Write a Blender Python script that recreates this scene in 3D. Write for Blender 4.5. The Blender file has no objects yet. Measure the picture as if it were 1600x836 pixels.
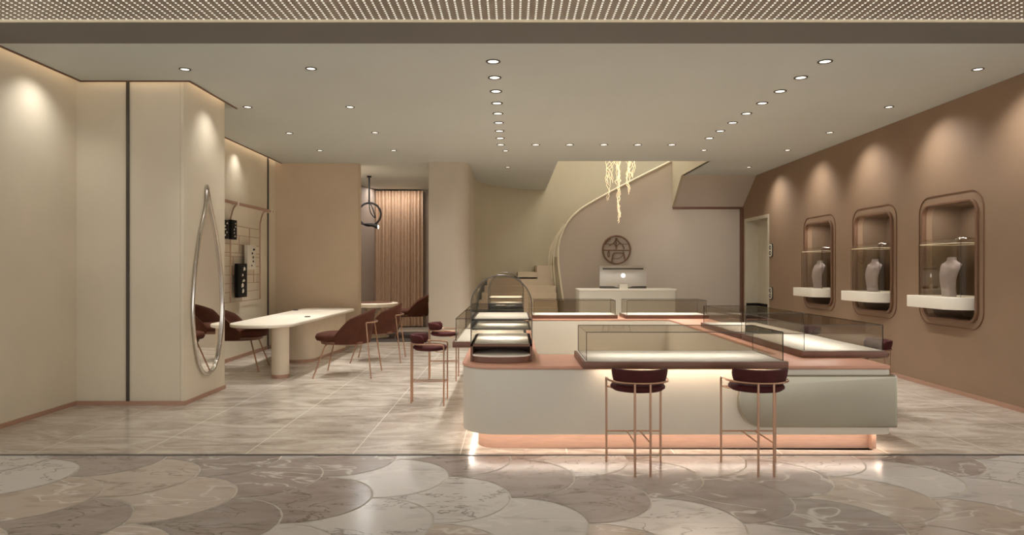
import bpy, bmesh, math, random
from mathutils import Vector, Matrix
from mathutils.geometry import tessellate_polygon
random.seed(7)
PI = math.pi
C = bpy.context.scene.collection
sc = bpy.context.scene
R = math.radians

# ------------------------------------------------------------------ materials
def lin(c):
    return tuple(((v/255.0)/12.92 if v/255.0 <= .04045 else ((v/255.0+.055)/1.055)**2.4) for v in c) + (1.0,)

def new_mat(name):
    m = bpy.data.materials.new(name); m.use_nodes = True
    nt = m.node_tree
    return m, nt, nt.nodes['Principled BSDF']

def mat(name, rgb, rough=.6, metal=0, scale=6, var=.06, bump=0, bscale=60, stretch=(1,1,1), spec=.5, coat=0, sheen=0):
    m, nt, b = new_mat(name)
    N, L = nt.nodes, nt.links
    tc = N.new('ShaderNodeTexCoord'); mp = N.new('ShaderNodeMapping'); mp.inputs['Scale'].default_value = stretch
    L.new(tc.outputs['Object'], mp.inputs['Vector'])
    no = N.new('ShaderNodeTexNoise'); no.inputs['Scale'].default_value = scale; no.inputs['Detail'].default_value = 4
    L.new(mp.outputs['Vector'], no.inputs['Vector'])
    rp = N.new('ShaderNodeValToRGB')
    c = lin(rgb)
    rp.color_ramp.elements[0].position = .3; rp.color_ramp.elements[1].position = .7
    rp.color_ramp.elements[0].color = tuple(v*(1-var) for v in c[:3]) + (1,)
    rp.color_ramp.elements[1].color = tuple(min(1, v*(1+var)) for v in c[:3]) + (1,)
    L.new(no.outputs['Fac'], rp.inputs['Fac']); L.new(rp.outputs['Color'], b.inputs['Base Color'])
    b.inputs['Roughness'].default_value = rough; b.inputs['Metallic'].default_value = metal
    b.inputs['Specular IOR Level'].default_value = spec
    b.inputs['Coat Weight'].default_value = coat; b.inputs['Coat Roughness'].default_value = .08
    b.inputs['Sheen Weight'].default_value = sheen
    if bump:
        n2 = N.new('ShaderNodeTexNoise'); n2.inputs['Scale'].default_value = bscale; n2.inputs['Detail'].default_value = 3
        L.new(mp.outputs['Vector'], n2.inputs['Vector'])
        bp = N.new('ShaderNodeBump'); bp.inputs['Strength'].default_value = bump; bp.inputs['Distance'].default_value = .01
        L.new(n2.outputs['Fac'], bp.inputs['Height']); L.new(bp.outputs['Normal'], b.inputs['Normal'])
    return m

def emit(name, rgb, strength):
    m, nt, b = new_mat(name)
    b.inputs['Base Color'].default_value = lin(rgb)
    b.inputs['Emission Color'].default_value = lin(rgb); b.inputs['Emission Strength'].default_value = strength
    return m

def glass(name, tint, refl=.12, edge=False):
    """clear architectural pane: tinted transparency with a fresnel reflection"""
    m = bpy.data.materials.new(name); m.use_nodes = True
    nt = m.node_tree; N, L = nt.nodes, nt.links
    N.clear()
    out = N.new('ShaderNodeOutputMaterial'); mx = N.new('ShaderNodeMixShader')
    tr = N.new('ShaderNodeBsdfTransparent'); gl = N.new('ShaderNodeBsdfGlossy')
    tr.inputs['Color'].default_value = tint; gl.inputs['Roughness'].default_value = .02
    gl.inputs['Color'].default_value = (.9, .9, .88, 1)
    fr = N.new('ShaderNodeFresnel'); fr.inputs['IOR'].default_value = 1.45
    mu = N.new('ShaderNodeMath'); mu.operation = 'MULTIPLY'; mu.inputs[1].default_value = refl
    L.new(fr.outputs['Fac'], mu.inputs[0]); L.new(mu.outputs[0], mx.inputs['Fac'])
    L.new(tr.outputs[0], mx.inputs[1]); L.new(gl.outputs[0], mx.inputs[2]); L.new(mx.outputs[0], out.inputs['Surface'])
    return m

M = {}
M['plaster'] = mat('cream_plaster', (218, 206, 183), .75, scale=1.2, var=.05, bump=.05, bscale=30)
M['tan'] = mat('tan_plaster', (208, 187, 161), .75, scale=1.2, var=.05, bump=.05, bscale=30)
M['brown'] = mat('brown_plaster', (142, 116, 92), .72, scale=1.5, var=.06, bump=.06, bscale=30)
M['brown_panel'] = mat('brown_panel', (118, 97, 78), .55, scale=1.5, var=.05)
M['ceil'] = mat('ceiling_paint', (197, 199, 192), .85, scale=.8, var=.02)
M['lintel'] = mat('lintel_shaded', (112, 107, 100), .7, scale=.8, var=.02)  # grey darkened to stand for the weaker light on this band
M['grey_wall'] = mat('warm_grey_plaster', (190, 176, 160), .75, scale=1.0, var=.04, bump=.04, bscale=30)
M['beige_wall'] = mat('stair_beige_plaster', (190, 179, 153), .75, scale=1.0, var=.04, bump=.04, bscale=30)
M['lilac'] = mat('lilac_grey_plaster', (150, 134, 122), .75, scale=1.0, var=.04)
M['column'] = mat('column_plaster', (196, 184, 166), .75, scale=1.0, var=.04, bump=.04, bscale=30)
M['cream'] = mat('cream_lacquer', (208, 199, 182), .38, scale=1.0, var=.02)
M['copper_top'] = mat('rose_copper_leather', (204, 150, 124), .42, scale=3, var=.06, bump=.04, bscale=200)
M['copper'] = mat('brushed_copper', (178, 141, 120), .42, metal=.25, scale=8, var=.08, stretch=(1, 1, 12))
M['copper_dark'] = mat('bronze_copper', (114, 78, 60), .4, metal=.3, scale=6, var=.08)
M['tube'] = mat('rose_gold_tube', (178, 140, 114), .3, metal=.85, scale=6, var=.05)
M['steel'] = mat('dark_steel', (96, 90, 84), .35, metal=.8, scale=6, var=.05)
M['chrome'] = mat('polished_chrome', (212, 206, 198), .12, metal=1, scale=3, var=.02)
M['mirror'] = mat('silvered_glass', (235, 232, 226), .01, metal=1, scale=1, var=0)
M['velvet'] = mat('oxblood_velvet', (70, 31, 29), .7, scale=14, var=.15, bump=.08, bscale=180, spec=.15)
M['chair_velvet'] = mat('chocolate_velvet', (82, 47, 33), .7, scale=10, var=.14, bump=.08, bscale=180, spec=.15)
M['bed'] = mat('display_suede', (206, 202, 192), .6, scale=30, var=.03, bump=.03, bscale=300)
M['white'] = mat('ivory_lacquer', (236, 228, 212), .4, scale=2, var=.02)
M['table'] = mat('ivory_tabletop', (247, 235, 216), .3, scale=2, var=.03)
M['table_leg'] = mat('linen_table_base', (214, 198, 174), .6, scale=5, var=.04)
M['pill'] = mat('pearl_metal_lacquer', (168, 161, 142), .28, metal=.7, scale=1.2, var=.05)
M['desk'] = mat('stone_desk', (206, 200, 184), .4, scale=1.4, var=.05)
M['monitor'] = mat('satin_aluminium', (196, 188, 174), .28, metal=.65, scale=3, var=.03)
M['black'] = mat('black_lacquer', (24, 21, 19), .65, scale=4, var=.1, spec=.15)
M['bust'] = mat('lavender_linen', (176, 164, 166), .7, scale=16, var=.05, bump=.05, bscale=300)
M['curtain'] = mat('tan_drape', (184, 154, 128), .8, scale=10, var=.06, bump=.05, bscale=120)
M['rug'] = mat('charcoal_rug', (72, 62, 56), .95, scale=60, var=.25, bump=.3, bscale=300)
M['step'] = mat('beige_step', (222, 204, 178), .6, scale=3, var=.04)
M['lift'] = mat('champagne_metal', (196, 186, 164), .38, metal=.0, scale=2, var=.03, stretch=(8, 8, 1))
M['trim_light'] = mat('ivory_edge', (244, 232, 204), .4, scale=3, var=.02)
M['bronze'] = mat('downlight_bronze', (62, 54, 46), .4, metal=.5, scale=5, var=.05)
M['card_white'] = mat('pale_card', (206, 196, 180), .6, scale=4, var=.06)
M['niche_frame'] = mat('niche_frame_bronze', (122, 90, 68), .4, metal=.25, scale=6, var=.06)
M['glass'] = glass('smoked_pane', (.885, .865, .835, 1), .16)
M['glass_clear'] = glass('clear_pane', (.94, .92, .885, 1), .2)
M['glass_edge'] = mat('pane_edge', (66, 58, 46), .2, scale=6, var=.08)
M['emit_lamp'] = emit('lamp_lens', (255, 246, 230), 1.6)
M['emit_strip'] = emit('warm_strip', (255, 234, 210), 18)
M['emit_toe'] = emit('toe_strip', (255, 240, 226), 14.0)
M['emit_cove'] = emit('cove_strip', (255, 230, 198), 3)
M['emit_chand'] = emit('chandelier_filament', (255, 230, 184), .9)
M['emit_logo'] = emit('logo_light', (255, 250, 238), 1.6)
M['emit_bed'] = emit('case_strip', (255, 238, 214), 9)

def mth(nt, op, a, b=None):
    n = nt.nodes.new('ShaderNodeMath'); n.operation = op
    for i, v in enumerate((a, b)):
        if v is None: continue
        if isinstance(v, (int, float)): n.inputs[i].default_value = v
        else: nt.links.new(v, n.inputs[i])
    return n.outputs[0]

def mixc(nt, fac, a, b):
    n = nt.nodes.new('ShaderNodeMix'); n.data_type = 'RGBA'
    if isinstance(fac, (int, float)): n.inputs[0].default_value = fac
    else: nt.links.new(fac, n.inputs[0])
    for i, v in ((6, a), (7, b)):
        if isinstance(v, tuple): n.inputs[i].default_value = v
        else: nt.links.new(v, n.inputs[i])
    return n.outputs[2]

def ramp(nt, fac, els, interp='LINEAR'):
    n = nt.nodes.new('ShaderNodeValToRGB'); n.color_ramp.interpolation = interp
    while len(n.color_ramp.elements) < len(els): n.color_ramp.elements.new(.5)
    for e, (p, c) in zip(n.color_ramp.elements, els): e.position = p; e.color = c
    nt.links.new(fac, n.inputs['Fac'])
    return n.outputs['Color']

def noise(nt, vec, scale, detail=5, rough=.55, dist=0, w=None):
    n = nt.nodes.new('ShaderNodeTexNoise')
    if w is not None:
        n.noise_dimensions = '4D'; nt.links.new(w, n.inputs['W'])
    n.inputs['Scale'].default_value = scale; n.inputs['Detail'].default_value = detail
    n.inputs['Roughness'].default_value = rough; n.inputs['Distortion'].default_value = dist
    nt.links.new(vec, n.inputs['Vector'])
    return n.outputs['Fac']

def mapping(nt, vec, rot=(0, 0, 0), scl=(1, 1, 1)):
    n = nt.nodes.new('ShaderNodeMapping'); n.inputs['Rotation'].default_value = rot; n.inputs['Scale'].default_value = scl
    nt.links.new(vec, n.inputs['Vector']); return n.outputs['Vector']

W1, K1 = (1, 1, 1, 1), (0, 0, 0, 1)
def marble_tiles():
    m, nt, b = new_mat('beige_marble_tiles')
    tc = nt.nodes.new('ShaderNodeTexCoord').outputs['Object']
    sep = nt.nodes.new('ShaderNodeSeparateXYZ'); nt.links.new(tc, sep.inputs[0])
    v = mapping(nt, tc, (0, 0, R(24)), (.55, 1.5, 1))
    a = noise(nt, v, 2.3, 9, .66, 1.3)
    base = ramp(nt, a, [(.3, lin((140, 128, 116))), (.46, lin((178, 166, 152))), (.6, lin((204, 193, 179))), (.75, lin((222, 213, 200)))])
    v2 = mapping(nt, tc, (0, 0, R(31)), (.6, 2.2, 1))
    d = mth(nt, 'ABSOLUTE', mth(nt, 'SUBTRACT', noise(nt, v2, 2.2, 6, .6, 1.4), .5))
    vein = ramp(nt, d, [(0, W1), (.012, K1)])
    col = mixc(nt, mth(nt, 'MULTIPLY', vein, .45), base, lin((226, 216, 200)))
    fx = mth(nt, 'FRACT', mth(nt, 'DIVIDE', mth(nt, 'ADD', sep.outputs[0], 30*.87 + 3.03), .87))
    fy = mth(nt, 'FRACT', mth(nt, 'DIVIDE', mth(nt, 'ADD', sep.outputs[1], 20.0), 1.74))
    jx = mth(nt, 'LESS_THAN', mth(nt, 'ABSOLUTE', mth(nt, 'SUBTRACT', fx, .5)), .5)
    ex = mth(nt, 'GREATER_THAN', mth(nt, 'ABSOLUTE', mth(nt, 'SUBTRACT', fx, .5)), .4945)
    ey = mth(nt, 'GREATER_THAN', mth(nt, 'ABSOLUTE', mth(nt, 'SUBTRACT', fy, .5)), .4985)
    col = mixc(nt, mth(nt, 'MULTIPLY', ex, .8), col, lin((232, 224, 210)))
    col = mixc(nt, mth(nt, 'MULTIPLY', ey, .5), col, lin((226, 216, 202)))
    nt.links.new(col, b.inputs['Base Color'])
    b.inputs['Roughness'].default_value = .2; b.inputs['Specular IOR Level'].default_value = .45
    return m
M['floor'] = marble_tiles()

def marble_scales():
    m, nt, b = new_mat('fan_marble')
    tc = nt.nodes.new('ShaderNodeTexCoord').outputs['Object']
    at = nt.nodes.new('ShaderNodeAttribute'); at.attribute_name = 'tone'
    t = at.outputs['Fac']
    w = mth(nt, 'MULTIPLY', t, 37.0)
    tone = ramp(nt, t, [(0, lin((212, 207, 200))), (.22, lin((194, 179, 164))), (.4, lin((152, 141, 134))), (.58, lin((206, 200, 193))), (.78, lin((160, 148, 141)))], 'CONSTANT')
    v = mapping(nt, tc, (0, 0, R(-35)), (1.0, 2.2, 1))
    cl = noise(nt, v, 3.2, 7, .6, .8, w)
    tone = mixc(nt, ramp(nt, cl, [(.42, K1), (.75, (.4, .4, .4, 1))]), tone, lin((208, 200, 190)))
    tone = mixc(nt, ramp(nt, cl, [(.28, (.5, .5, .5, 1)), (.46, K1)]), tone, lin((118, 104, 94)))
    v2 = mapping(nt, tc, (0, 0, R(28)), (1.2, 2.0, 1))
    d1 = mth(nt, 'ABSOLUTE', mth(nt, 'SUBTRACT', noise(nt, v2, 1.2, 3, .5, .9, w), .5))
    lv = ramp(nt, d1, [(0, W1), (.006, (.8, .8, .8, 1)), (.015, K1)])
    d2 = mth(nt, 'ABSOLUTE', mth(nt, 'SUBTRACT', noise(nt, v, 1.5, 4, .55, 1.2, mth(nt, 'ADD', w, 9.0)), .5))
    dv = ramp(nt, d2, [(0, W1), (.004, (.8, .8, .8, 1)), (.012, K1)])
    pick = mth(nt, 'GREATER_THAN', mth(nt, 'FRACT', mth(nt, 'MULTIPLY', t, 7.3)), .5)
    tone = mixc(nt, mth(nt, 'MULTIPLY', lv, mth(nt, 'MULTIPLY', pick, .8)), tone, lin((224, 218, 208)))
    tone = mixc(nt, mth(nt, 'MULTIPLY', dv, mth(nt, 'MULTIPLY', mth(nt, 'SUBTRACT', 1.0, pick), .65)), tone, lin((92, 76, 60)))
    nt.links.new(tone, b.inputs['Base Color'])
    b.inputs['Roughness'].default_value = .2; b.inputs['Specular IOR Level'].default_value = .45
    return m
M['scales'] = marble_scales()
M['grout'] = mat('pale_grout', (206, 198, 184), .5, scale=5, var=.03)

def perforated():
    m, nt, b = new_mat('perforated_metal')
    tc = nt.nodes.new('ShaderNodeTexCoord').outputs['Object']
    sep = nt.nodes.new('ShaderNodeSeparateXYZ'); nt.links.new(tc, sep.inputs[0])
    def cell(o, s): return mth(nt, 'SUBTRACT', mth(nt, 'FRACT', mth(nt, 'DIVIDE', mth(nt, 'ADD', o, 20.0), s)), .5)
    dx = mth(nt, 'MULTIPLY', cell(sep.outputs[0], .063), .063)
    dy = mth(nt, 'MULTIPLY', cell(sep.outputs[1], .042), .042)
    r2 = mth(nt, 'ADD', mth(nt, 'MULTIPLY', dx, dx), mth(nt, 'MULTIPLY', dy, dy))
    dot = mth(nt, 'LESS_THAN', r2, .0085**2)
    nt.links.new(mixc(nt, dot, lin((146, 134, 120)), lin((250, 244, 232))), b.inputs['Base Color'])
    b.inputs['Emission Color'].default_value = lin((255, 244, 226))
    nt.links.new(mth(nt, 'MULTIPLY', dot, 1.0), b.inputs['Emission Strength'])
    b.inputs['Roughness'].default_value = .4; b.inputs['Metallic'].default_value = .2
    return m
M['perf'] = perforated()

# ------------------------------------------------------------------ mesh helpers
def obj(name, bm, m, parent=None, smooth=35):
    bmesh.ops.remove_doubles(bm, verts=bm.verts, dist=1e-6)
    bmesh.ops.recalc_face_normals(bm, faces=bm.faces)
    me = bpy.data.meshes.new(name); bm.to_mesh(me); bm.free()
    for mm in (m if isinstance(m, (list, tuple)) else [m]): me.materials.append(mm)
    if smooth:
        me.shade_smooth(); me.set_sharp_from_angle(angle=R(smooth))
    o = bpy.data.objects.new(name, me); C.objects.link(o)
    if parent: o.parent = parent
    return o

def tag(o, label=None, cat=None, group=None, kind=None):
    for k, v in (('label', label), ('category', cat), ('group', group), ('kind', kind)):
        if v: o[k] = v
    return o

def thing(name, label, cat, loc=(0, 0, 0), rz=0, group=None):
    o = bpy.data.objects.new(name, None); C.objects.link(o)
    o.empty_display_size = .1
    o.location = loc; o.rotation_euler = (0, 0, rz)
    return tag(o, label, cat, group)

def struct(name, bm, m, label, cat, smooth=35):
    return tag(obj(name, bm, m, None, smooth), label, cat, None, 'structure')

def dup(root, loc, rz, label):
    def cp(o, par):
        c = o.copy(); C.objects.link(c)
        if par: c.parent = par
        for ch in list(o.children): cp(ch, c)
        return c
    r = cp(root, None); r.location = loc; r.rotation_euler = (0, 0, rz); r['label'] = label
    return r

def box(bm, x0, x1, y0, y1, z0, z1, bev=0, seg=2, mi=0):
    b2 = bmesh.new()
    vs = [b2.verts.new((x, y, z)) for x in (x0, x1) for y in (y0, y1) for z in (z0, z1)]
    for f in ((0, 1, 3, 2), (4, 6, 7, 5), (0, 4, 5, 1), (2, 3, 7, 6), (0, 2, 6, 4), (1, 5, 7, 3)):
        b2.faces.new([vs[i] for i in f])
    if bev: bmesh.ops.bevel(b2, geom=b2.edges[:], offset=bev, segments=seg, affect='EDGES', profile=.5)
    merge(bm, b2, mi)

def merge(bm, b2, mi=0, mat4=None):
    mp = {}
    for v in b2.verts: mp[v] = bm.verts.new(mat4 @ v.co if mat4 else v.co)
    for f in b2.faces:
        try:
            nf = bm.faces.new([mp[v] for v in f.verts]); nf.material_index = mi if mi else f.material_index
        except ValueError: pass
    b2.free()

def B(): return bmesh.new()

def boxes(*bs, bev=0):
    bm = B()
    for b in bs: box(bm, *b, bev=bev)
    return bm

def rpoly(pts, rad, seg=8):
    """round the corners of a 2-D polygon"""
    out = []; n = len(pts)
    for i in range(n):
        p0, p, p1 = Vector(pts[i-1]), Vector(pts[i]), Vector(pts[(i+1) % n])
        r = rad[i] if isinstance(rad, (list, tuple)) else rad
        a, b = (p0-p).normalized(), (p1-p).normalized()
        if r <= 0 or abs(a.cross(b)) < 1e-6: out.append(tuple(p)); continue
        ang = a.angle(b); t = r/math.tan(ang/2); t = min(t, .499*(p0-p).length, .499*(p1-p).length); r2 = t*math.tan(ang/2)
        c = p + (a+b).normalized()*(r2/math.sin(ang/2))
        s, e = p + a*t, p + b*t
        a0 = math.atan2(s.y-c.y, s.x-c.x); a1 = math.atan2(e.y-c.y, e.x-c.x)
        d = (a1-a0+PI) % (2*PI) - PI
        for k in range(seg+1):
            q = a0 + d*k/seg; out.append((c.x+r2*math.cos(q), c.y+r2*math.sin(q)))
    return out

def rrect(x0, x1, y0, y1, r, seg=8): return rpoly([(x0, y0), (x1, y0), (x1, y1), (x0, y1)], r, seg)

def offset(poly, d):
    """inset a simple polygon by d (positive = inwards for CCW)"""
    n = len(poly); out = []
    area = sum(poly[i-1][0]*poly[i][1]-poly[i][0]*poly[i-1][1] for i in range(n))
    sg = 1 if area > 0 else -1
    for i in range(n):
        p0, p, p1 = Vector(poly[i-1]), Vector(poly[i]), Vector(poly[(i+1) % n])
        e0, e1 = (p-p0).normalized(), (p1-p).normalized()
        n0, n1 = Vector((-e0.y, e0.x)), Vector((-e1.y, e1.x))
        m = (n0+n1)
        if m.length < 1e-6: m = n0
        m.normalize(); k = max(.3, m.dot(n0))
        out.append(tuple(p + m*(sg*d/k)))
    return out

AX = {'z': lambda a, b, h: (a, b, h), 'y': lambda a, b, h: (a, h, b), 'x': lambda a, b, h: (h, a, b)}
def prism(bm, outer, h0, h1, holes=(), axis='z', bev=0, bseg=3, mi=0, cap_mi=None):
    """extrude a 2-D outline (with holes) between h0 and h1; bev rounds the top and bottom edges"""
    f = AX[axis]
    loops = [list(outer)] + [list(h) for h in holes]
    prof = [(h0, 0), (h1, 0)]
    if bev:
        lo = [(h0 + bev*(1-math.cos(k*PI/2/bseg)), bev*(1-math.sin(k*PI/2/bseg))) for k in range(bseg+1)]
        hi = [(h1-(h-h0), d) for h, d in reversed(lo)]
        prof = lo + hi
    rings = []
    for li, lp in enumerate(loops):
        rr = []
        for h, d in prof:
            q = offset(lp, d if li == 0 else -d) if d > 1e-9 else lp
            rr.append([bm.verts.new(f(a, b, h)) for a, b in q])
        n = len(lp)
        for r0, r1 in zip(rr, rr[1:]):
            for i in range(n):
                fc = bm.faces.new((r0[i-1], r0[i], r1[i], r1[i-1])); fc.material_index = mi
        rings.append(rr)
    for idx in (0, -1):
        vs = [v for rr in rings for v in rr[idx]]
        if len(loops) == 1:
            fc = bm.faces.new(vs); fc.material_index = mi if cap_mi is None else cap_mi
        else:
            tris = tessellate_polygon([[Vector((*p, 0)) for p in lp] for lp in loops])
            for t in tris:
                try:
                    fc = bm.faces.new([vs[i] for i in t]); fc.material_index = mi if cap_mi is None else cap_mi
                except ValueError: pass
    return bm

def smooth_path(pts, n=6):
    """Catmull-Rom through the points"""
    P = [Vector(p) for p in pts]; out = []
    for i in range(len(P)-1):
        p0, p1, p2, p3 = P[max(i-1, 0)], P[i], P[i+1], P[min(i+2, len(P)-1)]
        for k in range(n):
            t = k/n
            out.append(.5*((2*p1)+(p2-p0)*t+(2*p0-5*p1+4*p2-p3)*t*t+(3*p1-p0-3*p2+p3)*t**3))
    out.append(P[-1]); return out

def round_path(pts, r, seg=5):
    """polyline with filleted corners"""
    P = [Vector(p) for p in pts]; out = [P[0]]
    for i in range(1, len(P)-1):
        a, b = (P[i-1]-P[i]), (P[i+1]-P[i])
        t = min(r, a.length*.49, b.length*.49); s, e = P[i]+a.normalized()*t, P[i]+b.normalized()*t
        for k in range(seg+1):
            u = k/seg; out.append(s*(1-u)**2 + P[i]*2*u*(1-u) + e*u*u)
    out.append(P[-1]); return out

def tube(bm, path, r, seg=8, closed=False, cap=True):
    P = [Vector(p) for p in path]; n = len(P)
    rad = r if isinstance(r, (list, tuple)) else [r]*n
    up = None; rings = []
    for i in range(n):
        if closed: t = (P[(i+1) % n]-P[i-1]).normalized()
        else: t = (P[min(i+1, n-1)]-P[max(i-1, 0)]).normalized()
        if up is None:
            up = Vector((0, 0, 1)) if abs(t.z) < .9 else Vector((1, 0, 0))
        up = (up - t*up.dot(t)).normalized(); sd = t.cross(up)
        rings.append([bm.verts.new(P[i]+(up*math.cos(2*PI*k/seg)+sd*math.sin(2*PI*k/seg))*rad[i]) for k in range(seg)])
    rng = range(n) if closed else range(1, n)
    for i in rng:
        a, b = rings[i-1], rings[i]
        for k in range(seg): bm.faces.new((a[k-1], a[k], b[k], b[k-1]))
    if not closed and cap: bm.faces.new(rings[0]); bm.faces.new(rings[-1])
    return bm

def lathe(bm, prof, seg=32, cx=0, cy=0, sx=1, sy=1, power=2):
    rings = []
    for r, z in prof:
        rg = []
        for k in range(seg):
            a = 2*PI*k/seg; c, s = math.cos(a), math.sin(a)
            x = math.copysign(abs(c)**(2/power), c); y = math.copysign(abs(s)**(2/power), s)
            rg.append(bm.verts.new((cx+r*sx*x, cy+r*sy*y, z)))
        rings.append(rg)
    for a, b in zip(rings, rings[1:]):
        for k in range(seg): bm.faces.new((a[k-1], a[k], b[k], b[k-1]))
    bm.faces.new(rings[0]); bm.faces.new(rings[-1])
    return bm

def loft(bm, rings):
    rr = [[bm.verts.new(p) for p in r] for r in rings]
    for a, b in zip(rr, rr[1:]):
        for k in range(len(a)): bm.faces.new((a[k-1], a[k], b[k], b[k-1]))
    bm.faces.new(rr[0]); bm.faces.new(rr[-1]); return bm

ORD = ['first', 'second', 'third', 'fourth', 'fifth', 'sixth', 'seventh', 'eighth', 'ninth']
ZC = 3.54          # ceiling height

# ------------------------------------------------------------------ room shell
struct('floor', boxes((-5.2, 6.2, 5.58, 18.3, -.12, 0)), M['floor'], 'glossy beige marble shop floor with thin pale joints', 'floor', 0)

def scale_floor():
    bm = B(); lay = bm.faces.layers.float.new('tone')
    Rr = .457; g = .0055; n = 12
    def arc(cx, cy, r, a0, a1): return [(cx+r*math.cos(a0+(a1-a0)*k/n), cy+r*math.sin(a0+(a1-a0)*k/n)) for k in range(n+1)]
    x0 = -2.75 - Rr; y0 = 4.53
    for i in range(-10, 22):
        for j in range(-6, 3):
            cx = x0 + i*Rr; cy = y0 + j*2*Rr + (Rr if i % 2 else 0)
            if cy > 6.2: continue
            e0 = 2*g/Rr; e1 = math.acos(Rr/(Rr+g))
            pts = arc(cx, cy, Rr-g, -PI/2+e0, PI/2-e0) + arc(cx-Rr, cy+Rr, Rr+g, -e0, -PI/2+e1) + arc(cx-Rr, cy-Rr, Rr+g, PI/2-e1, e0)[1:]
            vs = [bm.verts.new((x, y, -.002)) for x, y in pts]; tone = random.random()
            for t3 in tessellate_polygon([[Vector((x, y, 0)) for x, y in pts]]):
                f = bm.faces.new([vs[q] for q in t3]); f[lay] = tone
    box(bm, -9, 9, -3, 5.56, -.12, -.004, mi=1)
    return bm
bm = scale_floor()
me = bpy.data.meshes.new('floor_front')
bm.to_mesh(me); bm.free(); me.materials.append(M['scales']); me.materials.append(M['grout'])
o = bpy.data.objects.new('floor_front', me); C.objects.link(o)
tag(o, 'mall floor of overlapping fan shaped marble pieces in mixed greys and beiges', 'floor', None, 'structure')
struct('trim_1', boxes((-9, 9, 5.555, 5.585, -.1, .003)), M['steel'], 'thin dark metal threshold strip between the two marble floors', 'threshold', 0)

# ceiling with a lighting slot along the left walls
bm = B()
out = [(-4.68, 6.24), (-4.68, 7.5), (-3.5, 7.5), (-3.5, 8.78), (-4.45, 8.78), (-4.45, 13.35), (-4.7, 13.35), (-4.7, 18.2), (.87, 18.2),
       (.87, 13.1), (3.72, 13.1), (3.72, 15.1), (5.36, 15.1), (5.36, 6.24)]
prism(bm, out, ZC, 3.72)
box(bm, -5, -3.3, 6.2, 13.5, 3.72, 3.8)
struct('ceiling', bm, M['ceil'], 'flat warm grey shop ceiling with rows of recessed downlights', 'ceiling', 0)
struct('ceiling_front', boxes((-9, 9, -3, 5.66, ZC, ZC+.1)), M['perf'], 'perforated metal mall ceiling with rows of glowing pin holes', 'ceiling', 0)
struct('trim_2', boxes((-9, 9, 5.655, 5.69, ZC-.012, ZC+.1)), M['trim_light'], 'thin pale edge strip bordering the perforated mall ceiling', 'trim', 0)
struct('wall_lintel', boxes((-9, 9, 5.69, 6.24, ZC-.006, 3.9)), M['lintel'], 'grey lintel band over the shop opening, darkened to stand for weaker light', 'lintel', 0)

# left side
bm = boxes((-5, -4.8, 5.7, 7.7, 0, 3.72))
struct('wall_left', bm, M['plaster'], 'cream plaster side wall nearest the shop opening on the left', 'wall')
bm = B(); prism(bm, [(-4.82, 7.62), (-3.66, 7.62), (-3.645, 7.605), (-3.615, 7.605), (-3.6, 7.64), (-3.6, 8.66), (-4.82, 8.66)], 0, 3.72)
struct('wall_column', bm, M['plaster'], 'broad cream pier that carries the teardrop mirror', 'wall')
struct('wall_alcove', boxes((-4.85, -4.57, 8.66, 13.4, 0, 3.72)), M['plaster'], 'cream alcove wall behind the copper rack', 'wall')
struct('wall_partition', boxes((-4.7, -2.97, 13.35, 13.6, 0, ZC)), M['tan'], 'tan partition wall at the far end of the ivory table', 'wall')
bm = B()
prism(bm, [(-3.95, 13.6), (-3.72, 13.6), (-3.72, 16.4), (-3.66, 17.1), (-3.52, 17.62), (-3.52, 18.2), (-3.95, 18.2)], 0, ZC)
struct('wall_salon', bm, M['lilac'], 'dim lilac grey side wall of the back salon', 'wall')
struct('wall_salon_back', boxes((-3.6, -1.5, 17.9, 18.2, 0, ZC)), M['lilac'], 'grey wall behind the salon curtain', 'wall')
# stairwell: column and curved wall in one
pts = [(-1.58, 18.2), (-1.58, 13.2)] + [(-1.09+.25*math.sin(a), 13.45-.25*math.cos(a)) for a in [k*PI/2/8 for k in range(9)]]
pts += [(-.84, 15.4)] + [(.96-1.8*math.cos(a), 15.5+2.4*math.sin(a)) for a in [k*PI/2/14 for k in range(1, 15)]] + [(5.5, 17.9), (5.5, 18.2)]
bm = B(); prism(bm, pts, 0, 5.9)
struct('wall_stairwell', bm, M['beige_wall'], 'curved beige wall sweeping from the pale pier round behind the stairs', 'wall')
bm = B()
pc = [(-1.59, 13.6), (-1.59, 13.19)] + [(-1.09+.26*math.sin(a), 13.45-.26*math.cos(a)) for a in [k*PI/2/8 for k in range(9)]] + [(-.83, 15.3), (-1.0, 15.3), (-1.0, 13.6)]
prism(bm, pc, 0, ZC)
struct('wall_pier', bm, M['column'], 'pale round cornered pier beside the salon opening', 'wall')
# grey screen wall that carries the emblem; its top edge climbs with the stairs
top = [(1.185, .76), (1.09, 1.45), (1.07, 1.8), (1.09, 2.12), (1.26, 2.54), (1.556, 2.86), (2.07, 3.17), (2.81, 3.56), (3.63, 3.97), (4.4, 4.35)]
tp = [(p.x, p.z) for p in smooth_path([(a, 0, b) for a, b in top], 5)]
bm = B(); prism(bm, [(5.45, 0), (5.45, 4.35)] + tp[::-1] + [(1.24, 0)], 16.0, 16.14, axis='y')
struct('wall_back', bm, M['grey_wall'], 'warm grey back wall with the round emblem and a sweeping top edge', 'wall')
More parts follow.
